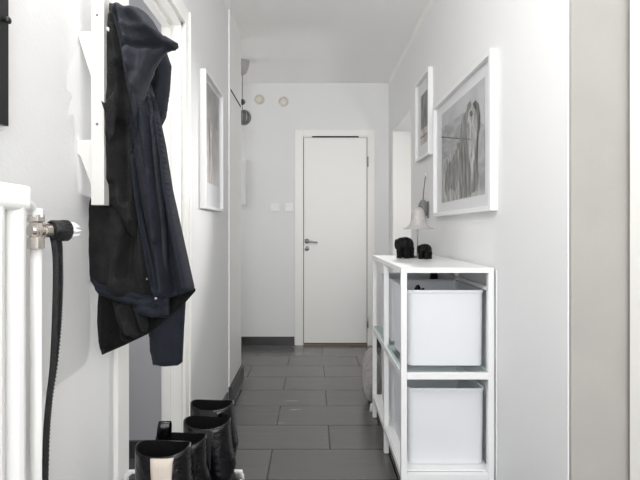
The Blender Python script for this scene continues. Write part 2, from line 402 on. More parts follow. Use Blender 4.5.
# left wall
y0, y1, z0, z1 = 2.327, 2.79, 1.26, 1.953
t = thing('picture_frame', (XL, 2.55, z0), 'white framed cloudy grey poster on the left wall beyond the doorway', 'picture')
obj('frame', frame_bm(XL, XL+.03, y0, y1, z0, z1, .015), M['white'], t)
obj('backing', B(XL+.001, XL+.0105, y0+.005, y1-.005, z0+.005, z1-.005), M['mount'], t)
Xq = XL+.0115
pr = obj('print', quad(Xq, 2.36, 2.73, 1.40, 1.915), M['pr_cloud'], t)
obj('dark_clouds', quad(Xq+.0006, 2.36, 2.73, 1.72, 1.915), M['pr_cloudtop'], pr)
bm = bmesh.new(); polyplane(bm, [(Xq+.001,2.50,1.40),(Xq+.001,2.56,1.40),(Xq+.001,2.56,1.70),(Xq+.001,2.58,1.73),(Xq+.001,2.48,1.73),(Xq+.001,2.50,1.70)])
obj('tan_column', bm, M['pr_tan'], pr)
obj('glass_pane', quad(XL+.018, y0+.01, y1-.01, z0+.01, z1-.01), M['pane'], t)

# ------------------------------------------------------------------ console shelf
sx0, sx1 = .366, .752; sy0, sy1 = 1.95, 2.90; lw = .024; zt = .9965
t = thing('console_shelf', ((sx0+sx1)/2, (sy0+sy1)/2, 0), 'white metal console shelf with glass middle shelf along the right wall', 'shelf')
mids = (2.416, 2.416+lw)
bv = .0018
for a, b in ((sy0, sy0+lw), mids, (sy1-lw, sy1)):
    for x in (sx0, sx1-lw):
        obj('leg', B(x, x+lw, a, b, .004, zt-.022, bev=bv), M['white'], t)
        obj('foot', B(x+.003, x+lw-.003, a+.003, b-.003, 0, .006), M['grey'], t)
obj('top_panel', B(sx0, sx1, sy0, sy1, zt-.022, zt, bev=.0025), M['white'], t)
def railset(z0, z1):
    bm = bmesh.new(); w = lw
    for x in (sx0, sx1-w): box(bm, x+.001, x+w-.001, sy0+lw, sy1-lw, z0, z1, bev=bv)
    for a in (sy0, mids[0], sy1-w): box(bm, sx0+w, sx1-w, a+.001, a+w-.001, z0, z1, bev=bv)
    return bm
obj('middle_rail', railset(.532, .558), M['white'], t)
obj('lower_rail', railset(.112, .138), M['white'], t)
obj('upper_brace', B(sx1-lw, sx1-.008, sy0+lw, sy1-lw, .90, .915), M['white'], t)
obj('glass_shelf', B(sx0+.008, sx1-.008, sy0+lw, sy1-lw, .5585, .5655, bev=.001), M['glass'], t)
obj('bottom_shelf', B(sx0+.006, sx1-.006, sy0+lw, sy1-lw, .1385, .146, bev=.001), M['white'], t)
# thin upright line along the wall behind the near leg
tag(obj('wall_line', T([(XR-.004,1.935,.0),(XR-.004,1.935,.5),(XR-.004,1.935,.985)], .0028, n=8), M['white'], at=(XR-.004,1.935,0)), 'thin white line running up the right wall behind the console shelf', 'wall_line')

# ------------------------------------------------------------------ storage boxes
def storage(loc, label, h=.328, w=.332, l=.375, lip=True):
    x, y, z = loc; t = thing('storage_box', loc, label, 'box', 'white storage boxes in the console shelf')
    bm = bmesh.new(); th = .004; r = .020; tp = .006
    def ring(x0,x1,y0,y1,zz,rr):
        out = []
        for cx, cy, a0 in ((x1-rr,y0+rr,-PI/2),(x1-rr,y1-rr,0),(x0+rr,y1-rr,PI/2),(x0+rr,y0+rr,PI)):
            for k in range(5):
                a = a0+PI/2*k/4; out.append(bm.verts.new((cx+rr*math.cos(a), cy+rr*math.sin(a), zz)))
        return out
    R = []
    def add(ins, zz, rr=r): R.append(ring(x-w/2+ins, x+w/2-ins, y+ins, y+l-ins, zz, rr))
    add(tp+.003, z); add(tp, z+.003); add(.003, z+h-.014); add(0, z+h-.012); add(0, z+h-.001); add(.001, z+h)
    add(th+.001, z+h); add(th+.002, z+h-.002); add(tp+th, z+.005)
    for A, C in zip(R, R[1:]):
        for k in range(20): bm.faces.new((A[k], A[(k+1)%20], C[(k+1)%20], C[k]))
    bm.faces.new(R[0][::-1]); bm.faces.new(R[-1])
    obj('body', bm, M['box'], t)
    return t
bxx = .5715
storage((bxx, 2.020, .5665), 'open white storage box on the glass shelf, nearest the camera, holding black cloth')
storage((bxx, 2.455, .5665), 'open white storage box on the glass shelf, in the far bay behind another box')
storage((bxx, 2.012, .1470), 'white storage box on the bottom shelf of the console, nearest the camera')
storage((bxx, 2.455, .1470), 'white storage box on the bottom shelf of the console, in the far bay')
# black folded cloth in the nearest upper box
bm = bmesh.new(); bmesh.ops.create_icosphere(bm, subdivisions=4, radius=1)
for v in bm.verts:
    n = noise.noise(v.co*2.2)*.22 + noise.noise(v.co*6)*.08
    v.co = Vector((v.co.x*.052, v.co.y*.085, v.co.z*.145))*(1+n)
bmesh.ops.translate(bm, verts=bm.verts, vec=(.484, 2.15, .742))
tag(obj('folded_cloth', bm, M['fur'], smooth=True, at=(.484,2.15,.58)), 'crumpled black cloth showing above the rim of the nearest upper box', 'cloth')
# dark pointed umbrella tip in the far box
tag(obj('umbrella_point', Lt([(0,.0),(.022,.0),(.024,.30),(.020,.33),(.003,.385),(0,.386)], (.70,2.72,.573), n=16), M['navy'], smooth=True, at=(.70,2.72,.573)), 'dark pointed object standing in the far upper storage box', 'umbrella')

# ------------------------------------------------------------------ things on the console
def elephant(loc, L, H, Wd, yaw, label):
    """small carved elephant, trunk towards +x before yaw"""
    t = thing('elephant_figurine', loc, label, 'figurine', 'carved elephants on the console')
    bm = bmesh.new()
    def ell(c, r, rot=None):
        q = bmesh.ops.create_icosphere(bm, subdivisions=3, radius=1)['verts']
        for v in q:
            p = Vector((v.co.x*r[0], v.co.y*r[1], v.co.z*r[2]))
            if rot: p.rotate(Matrix.Rotation(rot, 3, 'Y'))
            v.co = p + Vector(c)
    ell((-.08*L,0,.66*H), (.40*L,.46*Wd,.34*H)); ell((.27*L,0,.68*H), (.22*L,.36*Wd,.30*H))
    ell((-.20*L,0,.62*H), (.30*L,.42*Wd,.34*H))
    for lx in (-.30, .14):
        for ly in (-.24, .24):
            tube(bm, [(lx*L, ly*Wd, .5*H), (lx*L, ly*Wd, .15*H), (lx*L+.01*L, ly*Wd, .001)], [.145*L,.125*L,.135*L], n=14)
    tube(bm, bez([(.38*L,0,.72*H),(.47*L,0,.50*H),(.45*L,0,.25*H),(.42*L,0,.08*H)], 5), [.11*L-.0030*L*k for k in range(16)], n=12)
    tube(bm, bez([(-.46*L,0,.75*H),(-.50*L,0,.5*H),(-.48*L,0,.3*H)], 4), .02*L, n=8)
    bmesh.ops.rotate(bm, verts=bm.verts, cent=(0,0,0), matrix=Matrix.Rotation(yaw, 3, 'Z'))
    bmesh.ops.translate(bm, verts=bm.verts, vec=loc)
    o = obj('body', bm, M['carved'], t, True)
    md = o.modifiers.new('r', 'REMESH'); md.mode = 'VOXEL'; md.voxel_size = L/45; md.use_smooth_shade = True
    for s in (-1, 1):
        bm = bmesh.new(); q = bmesh.ops.create_icosphere(bm, subdivisions=3, radius=1)['verts']
        for v in q: v.co = Vector((v.co.x*.15*L, v.co.y*.05*Wd, v.co.z*.24*H)) + Vector((.18*L, s*.40*Wd, .66*H))
        bmesh.ops.rotate(bm, verts=bm.verts, cent=(0,0,0), matrix=Matrix.Rotation(yaw, 3, 'Z'))
        bmesh.ops.translate(bm, verts=bm.verts, vec=loc); obj('ear', bm, M['carved'], t, True)
    for s in (-1, 1):
        bm = bmesh.new(); tube(bm, [(.38*L,s*.13*Wd,.56*H),(.46*L,s*.16*Wd,.48*H),(.53*L,s*.16*Wd,.47*H)], [.022*L,.018*L,.006*L], n=8)
        bmesh.ops.rotate(bm, verts=bm.verts, cent=(0,0,0), matrix=Matrix.Rotation(yaw, 3, 'Z'))
        bmesh.ops.translate(bm, verts=bm.verts, vec=loc); obj('tusk', bm, M['carved'], t, True)
elephant((.503, 2.585, zt), .112, .118, .100, math.radians(228), 'larger black carved elephant on the console, left of the lamp stem')
elephant((.597, 2.515, zt), .086, .082, .074, math.radians(228), 'smaller black carved elephant on the console, right of the lamp stem')
# bell-shaded lamp
lx, ly = .596, 2.66
t = thing('table_lamp', (lx, ly, zt), 'small bell-shaped pinkish grey table lamp on a thin stem on the console', 'lamp')
prof = [(.088,.160),(.086,.163),(.066,.171),(.050,.186),(.043,.205),(.040,.228),(.036,.252),(.027,.272),(.014,.283),(.0,.286)]
prof = prof + [(.0,.282),(.012,.279),(.024,.269),(.033,.250),(.037,.228),(.040,.205),(.047,.185),(.064,.169),(.087,.160)]
obj('lamp_shade', Lt(prof, (lx,ly,zt), n=40), M['shade'], t, True)
obj('stem', T([(lx-.004,ly,zt+.008),(lx-.004,ly,zt+.272)], .0038, n=10), M['steel'], t, True)
obj('base', Lt([(0,0),(.042,0),(.042,.005),(.038,.009),(.006,.011),(0,.011)], (lx-.004,ly,zt)), M['grey'], t, True)
# grey wall hook with a thin stick behind the lamp
c = W(427, 212, .75)
t = thing('wall_hook', (XR, c.y, c.z-.05), 'dark grey tapered wall hook behind the lamp holding a thin stick', 'hook')
yy = c.y
bm = bmesh.new(); lathe(bm, [(0,0),(.014,0),(.030,.03),(.034,.06),(.026,.095),(.012,.115),(0,.116)], (XR-.036, yy, c.z-.035), (0,0,1), n=20)
obj('holder', bm, M['grey'], t, True)
obj('wall_plate', B(XR-.010, XR, yy-.014, yy+.014, c.z-.04, c.z+.07, bev=.003), M['grey'], t)
tp = [(XR-.036,yy,c.z+.05),(XR-.034,yy,c.z+.11),(XR-.028,yy,c.z+.17),(XR-.020,yy,c.z+.235)]
t2 = tag(obj('stick', T(bez(tp,5), .0035, n=8), M['stick'], smooth=True, at=tp[0]), 'thin brown stick with a pale tip standing in the wall hook', 'stick')
obj('pale_tip', Lt([(0,-.004),(.006,0),(.007,.012),(.004,.022),(0,.024)], tp[-1], n=12), M['cream2'], t2, True)

# round fleecy cushion standing on edge beyond the shelf
cy, cz, cr = 3.16, .178, .175
cx = .395
bm = bmesh.new(); lathe(bm, [(.001,-.052),(.05,-.056),(.11,-.052),(.150,-.036),(.170,-.016),(.175,0),(.170,.016),(.150,.036),(.11,.052),(.05,.056),(.001,.052)], (cx,cy,cz), (1,0,0), n=48)
for v in bm.verts: v.co += (v.co-Vector((cx,cy,cz)))*.04*noise.noise(v.co*22)
t = tag(obj('round_cushion', bm, M['fleece'], smooth=True, at=(cx,cy,0)), 'round grey-pink fleecy cushion standing on edge behind the far end of the console', 'cushion')
obj('tassel', Lt([(0,.05),(.006,.048),(.010,.03),(.016,.0),(0,.0)], (.372,2.985,.001), n=12), M['mount'], t, True)

# ------------------------------------------------------------------ left wall: black cabinet
t = thing('wall_cabinet', (XL, .55, 1.346), 'flat black wall cabinet with small round knob above the radiator', 'cabinet')
obj('body', B(XL, XL+.012, .25, .832, 1.330, 2.05), M['white'], t)
obj('door', B(XL+.012, XL+.020, .25, .834, 1.338, 2.05, bev=.001), M['black'], t)
k = W(7.5, 23, -.54)
obj('knob', Lt([(0,0),(.004,0),(.0035,.004),(.006,.006),(.0062,.010),(.004,.012),(0,.0125)], (XL+.020, .820, k.z), (1,0,0), n=20), M['black'], t, True)

# ------------------------------------------------------------------ radiator with pipe and valve
t = thing('radiator', (-.50, .4, .3), 'white column radiator on the left wall at the picture edge', 'radiator')
n = 13; yb = .762
for k in range(n):
    y = yb-.014-k*.052; bm = bmesh.new()
    for x in (-.482, -.528):
        tube(bm, [(x,y,.32),(x,y,1.19)], .0215, n=16)
    box(bm, -.545, -.466, y-.021, y+.021, .30, .34, bev=.008); 
    obj('column', bm, M['enamel'], t, False)
obj('top_header', B(-.548, -.460, yb-.030-(n-1)*.052-.03, yb+.010, 1.185, 1.2265, bev=.012, seg=4), M['enamel'], t, True)
obj('bottom_header', B(-.545, -.466, yb-.030-(n-1)*.052-.03, yb+.004, .27, .305, bev=.010, seg=4), M['enamel'], t, True)
obj('connection_pipe', T(bez([(-.500,.755,1.208),(-.500,.79,1.207),(-.500,.835,1.195),(-.500,.848,1.165),(-.500,.848,1.150)], 6), .0075), M['enamel'], t, True)
pp = thing('heating_pipe', (-.50,.848,0), 'white vertical heating pipe running down from the brass valve', 'pipe')
obj('pipe', T([(-.50,.848,0),(-.50,.848,1.125)], .0098, n=16), M['enamel'], pp, True)
obj('floor_collar', Lt([(.010,0),(.022,0),(.022,.004),(.010,.008)], (-.50,.848,0)), M['enamel'], pp, True)
v = thing('radiator_valve', (-.50,.848,1.15), 'chrome thermostat valve with black ring and white toothed knob', 'valve')
bm = bmesh.new()
lathe(bm, [(.009,-.036),(.0145,-.034),(.0145,-.016),(.011,-.013),(.014,0),(.011,.012),(.0145,.015),(.0145,.026),(.009,.028)], (-.50,.848,1.155), n=8)
dv = Vector((.55,1,0)).normalized(); base = Vector((-.50,.848,1.153))
lathe(bm, [(.0,-.013),(.011,-.011),(.013,0),(.010,.008),(.0095,.014),(.0135,.015),(.0135,.026),(.011,.028),(.011,.036)], base, dv, n=18)
obj('valve_body', bm, M['chrome'], v)
obj('top_nut', Lt([(.009,0),(.015,.001),(.015,.015),(.009,.017)], (-.50,.848,1.176), n=6), M['enamel'], v)
obj('thermostat_head', Lt([(0,.030),(.013,.030),(.015,.034),(.015,.046),(.0185,.048),(.019,.060),(.017,.062),(0,.062)], base, dv, n=28), M['black'], v, True)
bm = bmesh.new()
u = dv.orthogonal().normalized(); w_ = dv.cross(u)
for k in range(24):
    a = 2*PI*k/24
    c = base + dv*.054 + (u*math.cos(a)+w_*math.sin(a))*.019
    tube(bm, [c-dv*.006, c+dv*.006], .0014, n=5)
obj('grip_ribs', bm, M['black'], v)
bm = bmesh.new(); lathe(bm, [(.0,.060),(.0135,.060),(.013,.070),(.009,.074),(0,.074)], base, dv, n=24)
for k in range(8):
    a = 2*PI*k/8; rr = (u*math.cos(a)+w_*math.sin(a))
    tube(bm, [base+dv*.062+rr*.014, base+dv*.074+rr*.0125, base+dv*.081+rr*.0105], [.0036,.0034,.0018], n=6)
obj('toothed_knob', bm, M['enamel'], v)
# leash strap hung over the valve
def ribbon(bm, pts, w, th, side):
    side = Vector(side).normalized(); pts = [Vector(p) for p in pts]; R = []
    for i, p in enumerate(pts):
        t_ = (pts[min(i+1,len(pts)-1)]-pts[max(i-1,0)]).normalized()
        s_ = (side-t_*side.dot(t_)).normalized(); nn = t_.cross(s_)
        R.append([bm.verts.new(p+s_*a*w/2+nn*b*th/2) for a, b in ((-1,-.6),(-.85,-1),(.85,-1),(1,-.6),(1,.6),(.85,1),(-.85,1),(-1,.6))])
    for A, C in zip(R, R[1:]):
        for k in range(8): bm.faces.new((A[k], A[(k+1)%8], C[(k+1)%8], C[k]))
    bm.faces.new(R[0][::-1]); bm.faces.new(R[-1])
t = thing('dog_leash', (-.49,.91,1.17), 'black leather strap hanging over the radiator valve', 'strap')
fr = [P(57,235,.93)+Vector((0,.0,0))]
top = base + dv*.038
sd = Vector((.96,.28,0))
def strap(name, px, w, th, m, dd, back=False):
    pts = [P(x, y, d+dd) for x, y, d in px]
    bm = bmesh.new(); ribbon(bm, bez(pts, 8), w, th, (1,.15,0)); return obj(name, bm, m, t, True)
strap('strap_band', [(52.5,236,.885),(54.5,245,.880),(56,262,.878),(56,285,.878),(55.5,305,.880),(54.5,335,.885),(52.5,370,.89),(49,400,.89),(46.5,430,.89),(45.5,460,.89),(45,500,.89),(46,560,.89)], .0105, .006, M['strap'], 0)
strap('strap_band', [(58,235,.90),(59.5,250,.893),(60,275,.893),(59.5,300,.895),(58,330,.90),(54.5,365,.90),(49.5,400,.90),(47,430,.90),(45.5,470,.90),(44,520,.90),(46,560,.89)], .0085, .006, M['strap'], .004)
# loop over the thermostat
bm = bmesh.new(); pts = []
for k in range(15):
    a = -PI*.08 + PI*1.16*k/14
    pts.append(top + (Vector((dv.y,-dv.x,0))*math.cos(a) + Vector((0,0,1))*math.sin(a))*.0172)
ribbon(bm, pts, .020, .0045, dv); obj('strap_loop', bm, M['strap'], t, True)
bm = bmesh.new(); pth = bez([P(x, y, d+.004) for x, y, d in [(58,235,.90),(59.5,250,.893),(60,275,.893),(59.5,300,.895),(58,330,.90),(54.5,365,.90),(49.5,400,.90),(47,430,.90),(45.5,470,.90),(44,520,.90),(46,560,.89)]], 9)
for p in pth:
    box(bm, p.x+.0030, p.x+.0056, p.y-.0045, p.y+.002, p.z-.0018, p.z+.0018, bev=.0004)
obj('stitching', bm, M['strap'], t)

# ------------------------------------------------------------------ coat rack post
t = thing('coat_rack', (-.51,1.125,1.213), 'white wooden coat rack post with triangular pegs on the left wall', 'coat rack')
d = 1.111; xa = (91-VX)*d/F; xb = (104-VX)*d/F
obj('post', B(xa, xb, d, d+.028, 1.213, 2.02, bev=.0015), M['wood'], t)
def wedge(pts, m=M['wood']):
    bm = bmesh.new(); q = [P(x, y, d) for x, y in pts]
    prism_y(bm, [(p.x, p.z) for p in q], d+.009, d+.024, bev=.0015); return obj('peg', bm, m, t)
wedge([(92.5,29.5),(78.5,29.5),(76,31.5),(76.5,36),(90.5,80),(92.5,82)])
wedge([(92.5,139),(74.5,139),(74.5,152),(79,155),(91,190),(92.5,192)])
wedge([(92.5,-80),(78.5,-80),(76,-78),(76.5,-74),(90.5,-30),(92.5,-28)])
for zz in (15, 124):
    p = P(97, zz, d); obj('screw', Lt([(0,0),(.0035,0),(.003,.001),(0,.0012)], (p.x, d, p.z), (0,-1,0), n=12), M['grey'], t)
# front peg carrying the coat
pz = P(110, 16, 1.12).z
obj('hanging_peg', T(bez([(xb-.002,1.128,pz-.03),(xb+.012,1.150,pz-.026),(xb+.030,1.176,pz-.022),(xb+.045,1.182,pz-.014)],4), .008, n=12), M['wood'], t, True)

# ------------------------------------------------------------------ coat: cloth panels with folds
def cloth(name, pts, d0, th, m, parent, folds=(), step=.0055, back=None, lean=0, edge=.022, wrinkle=.004, at_px=None):
    """closed cushion of cloth: outline in the hanging plane at d0, front and back relief with folds"""
    o2 = [Vector(((x-VX)*d0/F, CZ-(y-VY)*d0/F)) for x, y in pts]
    # smooth resample of outline
    q = []; n = len(o2)
    for i in range(n):
        a, b = o2[i], o2[(i+1)%n]; L = (b-a).length; k = max(1, int(L/step))
        for j in range(k): q.append(a.lerp(b, j/k))
    xs = [p.x for p in q]; zs = [p.y for p in q]
    def inside(p):
        c = False; j = len(o2)-1
        for i in range(len(o2)):
            a, b = o2[i], o2[j]
            if (a.y > p.y) != (b.y > p.y) and p.x < (b.x-a.x)*(p.y-a.y)/(b.y-a.y)+a.x: c = not c
            j = i
        return c
    def dist(p):
        m_ = 9
        for i in range(len(o2)):
            a, b = o2[i], o2[(i+1)%len(o2)]; ab = b-a; tt = max(0, min(1, (p-a).dot(ab)/ab.length_squared)); m_ = min(m_, (a+ab*tt-p).length)
        return m_
    V = [p.copy() for p in q]; nb = len(V)
    z = min(zs); r = 0
    while z < max(zs):
        x = min(xs) + (r % 2)*step/2
        while x < max(xs):
            p = Vector((x, z))
            if inside(p) and dist(p) > step*.55: V.append(p)
            x += step
        z += step*.87; r += 1
    res = geometry.delaunay_2d_cdt(V, [(i, (i+1)%nb) for i in range(nb)], [list(range(nb))], 1, 1e-6)
    vs, _, fs = res[0], res[1], res[2]
    bm = bmesh.new(); fr, bk = [], []
    zmid = (max(zs)+min(zs))/2
    for p in vs:
        dd = dist(p); e = min(1, dd/edge); e = math.sqrt(max(0, 1-(1-e)**2))
        h = th*e
        for (ax, az, bx, bz, amp, wid) in folds:     # a ridge (or groove when amp<0) along a line given in pixels
            a = Vector(((ax-VX)*d0/F, CZ-(az-VY)*d0/F)); b = Vector(((bx-VX)*d0/F, CZ-(bz-VY)*d0/F))
            ab = b-a; tt = (p-a).dot(ab)/ab.length_squared; tc = max(0, min(1, tt))
            wob = .0025*noise.noise(Vector((p.x*20, p.y*14, ax)))
            rr = ((a+ab*tc)-p).length + wob; w = wid*d0/F
            h += 1.7*amp*math.exp(-(rr/w)**2)*e
        h += wrinkle*e*(noise.noise(Vector((p.x*38, p.y*14, d0*9))) + .6*noise.noise(Vector((p.x*70, p.y*45, d0*5))))
        jx = 0
        y = d0 + lean*(p.y-zmid)
        fr.append(bm.verts.new((p.x+jx, y-h, p.y))); 
        bk.append(bm.verts.new((p.x+jx, y+(th if back is None else back)*e+.0015, p.y)))
    for f in fs:
        try:
            bm.faces.new([fr[i] for i in f]); bm.faces.new([bk[i] for i in f][::-1])
        except ValueError: pass
    be = [e for e in bm.edges if e.is_boundary]
    idx = {v: i for i, v in enumerate(fr)}
    for e in be:
        if e.verts[0] in idx and e.verts[1] in idx:
            i, j = idx[e.verts[0]], idx[e.verts[1]]
            try: bm.faces.new((fr[i], fr[j], bk[j], bk[i]))
            except ValueError: pass
    return obj(name, bm, m, parent, True)

ct = thing('coat', (xb+.05, 1.15, P(110,8,1.14).z), 'dark navy hooded coat hanging on the white coat rack, lining showing', 'coat')
# lining of the spread-open body (lies behind everything)
cloth('lining', [(108,120),(134,130),(145,200),(153,250),(160,300),(150,306),(120,301),(98,293),(90,280),(84,262),(82.5,236),(84,215),(88,200),(104,190)], 1.185, .012, M['lining'], ct,
      [(120,215,122,290,.014,9),(136,200,128,275,-.014,5),(140,200,145,290,.010,5),(110,205,104,280,.004,8),(128,230,118,285,.006,5)], edge=.03)
cloth('back_panel', [(150,60),(158,52),(166,50),(170,62),(171.5,66),(170,90),(166,118),(162,126),(157,129.5),(152,118),(146,90)], 1.225, .022, M['navy'], ct,
      [(166,60,158,125,.008,4),(158,70,152,120,-.008,3)], edge=.02)
# lower hem turned outward
cloth('hem', [(99,286),(125,292),(150,296),(168,296),(195,288),(195.5,291),(184,304),(165,320),(147,334.5),(125,345),(102,355),(98.5,343),(97,322),(97.5,305)], 1.20, .010, M['fur'], ct,
      [(108,300,106,345,.008,6),(122,296,128,335,.010,4),(135,300,146,330,.012,4),(160,300,150,330,-.008,4),(190,292,150,330,.006,3)], edge=.018)
cloth('lower_sleeve', [(146,322),(150,312),(186,296),(184,330),(182.5,362),(178,365.5),(165,366.5),(153,365),(150,350),(149.3,336)], 1.235, .026, M['navy'], ct,
      [(160,330,162,360,.005,6),(175,310,174,360,-.004,5)], edge=.03, wrinkle=.003)
cloth('hem_band', [(92,278),(98,283),(120,290),(140,294),(157,297),(156,303),(149,308),(122,303),(99,295),(95,290)], 1.168, .007, M['navy'], ct, [(96,287,150,303,-.003,1.2)], edge=.012, wrinkle=.002)
cloth('sleeve_lining', [(112,300),(122,302),(136,304),(146,310),(149,326),(146,332),(134,338),(124,334),(117,322)], 1.180, .008, M['lining'], ct, [(120,304,130,334,.012,3),(128,304,139,332,-.010,2.5),(137,306,145,326,.010,2.5)], edge=.014)
# main outer front with placket
cloth('front_body', [(134,70),(150,80),(158,108),(166,145),(173,190),(183,235),(194.5,287),(193,290),(180,295),(169,298),(169,318),(150,317),(140,314),(140,306),(156,300),(152,282),(146,255),(139,222),(134,190),(132,150),(130,110)], 1.165, .020, M['navy'], ct,
      [(145,95,166,290,.020,5),(138,150,160,285,-.016,2.6),(152,100,176,292,-.016,3.2),(158,120,188,290,.016,6),(136,160,157,300,.014,3.5),(150,110,162,240,.010,2.6)], edge=.016, wrinkle=.003)
cloth('collar_tip', [(101,100.5),(104.5,103),(108,98),(113,92),(116,110),(114,135),(109,142),(106,128),(104.5,112)], 1.096, .006, M['lining'], ct, edge=.01, wrinkle=.002)
cloth('lit_front_strip', [(146,88),(150,95),(156,125),(160,160),(164,200),(167,240),(168.5,297),(160.5,297),(154,265),(148,235),(142,205),(138,178),(134,150),(137,133),(141,118)], 1.144, .010, M['hood'], ct,  # strip in paler navy, paints the lit fold down the front
      [(148,100,163,290,-.007,2),(142,150,157,250,.005,2.5),(152,120,164,220,.006,2.5)], edge=.010, wrinkle=.002)
cloth('placket', [(132,180),(135,178),(140,205),(147,235),(154,265),(160,297),(156,300),(150,270),(143,242),(136,210)], 1.134, .005, M['navy'], ct, edge=.008, wrinkle=.001)
cloth('inner_flap', [(137,300),(157,296),(169,294),(169,316),(152,317.5),(136,313)], 1.150, .005, M['navy'], ct, [(140,306,168,306,-.003,1.2)], edge=.01, wrinkle=.002)
# left dark side hanging straight below the peg
cloth('left_front', [(109,4),(118,8),(126,40),(130,80),(133,120),(136,165),(140,210),(138,240),(128,232),(120,215),(110,206),(107.5,190),(107,150),(105.5,128),(104.5,112),(102,104),(101.5,101),(107,97),(106,80),(107,60),(109,40)], 1.163, .018, M['lining'], ct,
      [(112,20,116,180,.012,4),(124,70,128,200,-.016,4),(119,30,123,120,.010,3),(110,100,113,195,.006,5),(132,130,134,220,.010,3),(121,150,122,205,.006,4)], edge=.018)
# hood / collar folding over
cloth('hood', [(109,2.5),(116,5),(123,6),(126,8.5),(135,9),(143,10.5),(148,15),(153,21),(159,31),(164,36.5),(172,40),(178,43.2),(178.5,46.5),(175.5,50),(167,51.5),(161,58),(155,70),(149,84),(145,99),(142.5,115),(138,132),(134.5,122),(129.5,98),(125.5,80),(122,58),(119,38),(114,20)], 1.125, .022, M['hood'], ct,
      [(122,8,134,70,.012,4),(120,16,128,60,-.016,2.2),(135,14,172,45,.014,8),(128,48,168,48,-.012,3),(133,60,142,120,.012,5),(127,60,134,110,-.008,3),(150,55,140,90,.008,4),(130,30,160,36,.006,4),(165,42,178,46,-.008,2)], edge=.018, wrinkle=.005)
obj('snap_button', Lt([(0,0),(.0035,0),(.003,.002),(0,.0025)], P(155.8,298.6,1.128), (0,-1,0), n=14), M['steel'], ct, True)
obj('snap_button', Lt([(0,0),(.0026,0),(.002,.002),(0,.0025)], P(147,279,1.140), (0,-1,0), n=14), M['steel'], ct, True)

# ------------------------------------------------------------------ shoe rack
t = thing('shoe_rack', (-.365, 1.10, 0), 'low white metal shoe rack below the coat, mostly under the boots', 'shoe rack')
ra, rb = P(127,472,1.365).x, P(242.5,472,1.365).x
zr = .345
for yy in (.91, 1.365):
    zl = P(0,471.5,1.365).z
    pts = bez([(ra-.004,yy,0),(ra-.004,yy,.3),(ra-.004,yy,zl-.03),(ra+.008,yy,zl-.006),(ra+.03,yy,zl),(rb-.03,yy,zl),(rb-.006,yy,zl-.006),(rb,yy,zl-.03),(rb,yy,.3),(rb,yy,0)], 5)
    obj('end_loop', T(pts, .006, n=10), M['white'], t, True)
for zz in (zr, .12):
    bm = bmesh.new()
    for k in range(9): 
        x = ra+.004+(rb-ra-.008)*k/8; tube(bm, [(x,.91,zz-.006),(x,1.365,zz-.006)], .005, n=8)
    for yy in (.91, 1.365): tube(bm, [(ra,yy,zz-.012),(rb,yy,zz-.012)], .005, n=8)
    obj('shelf_bars', bm, M['white'], t, True)

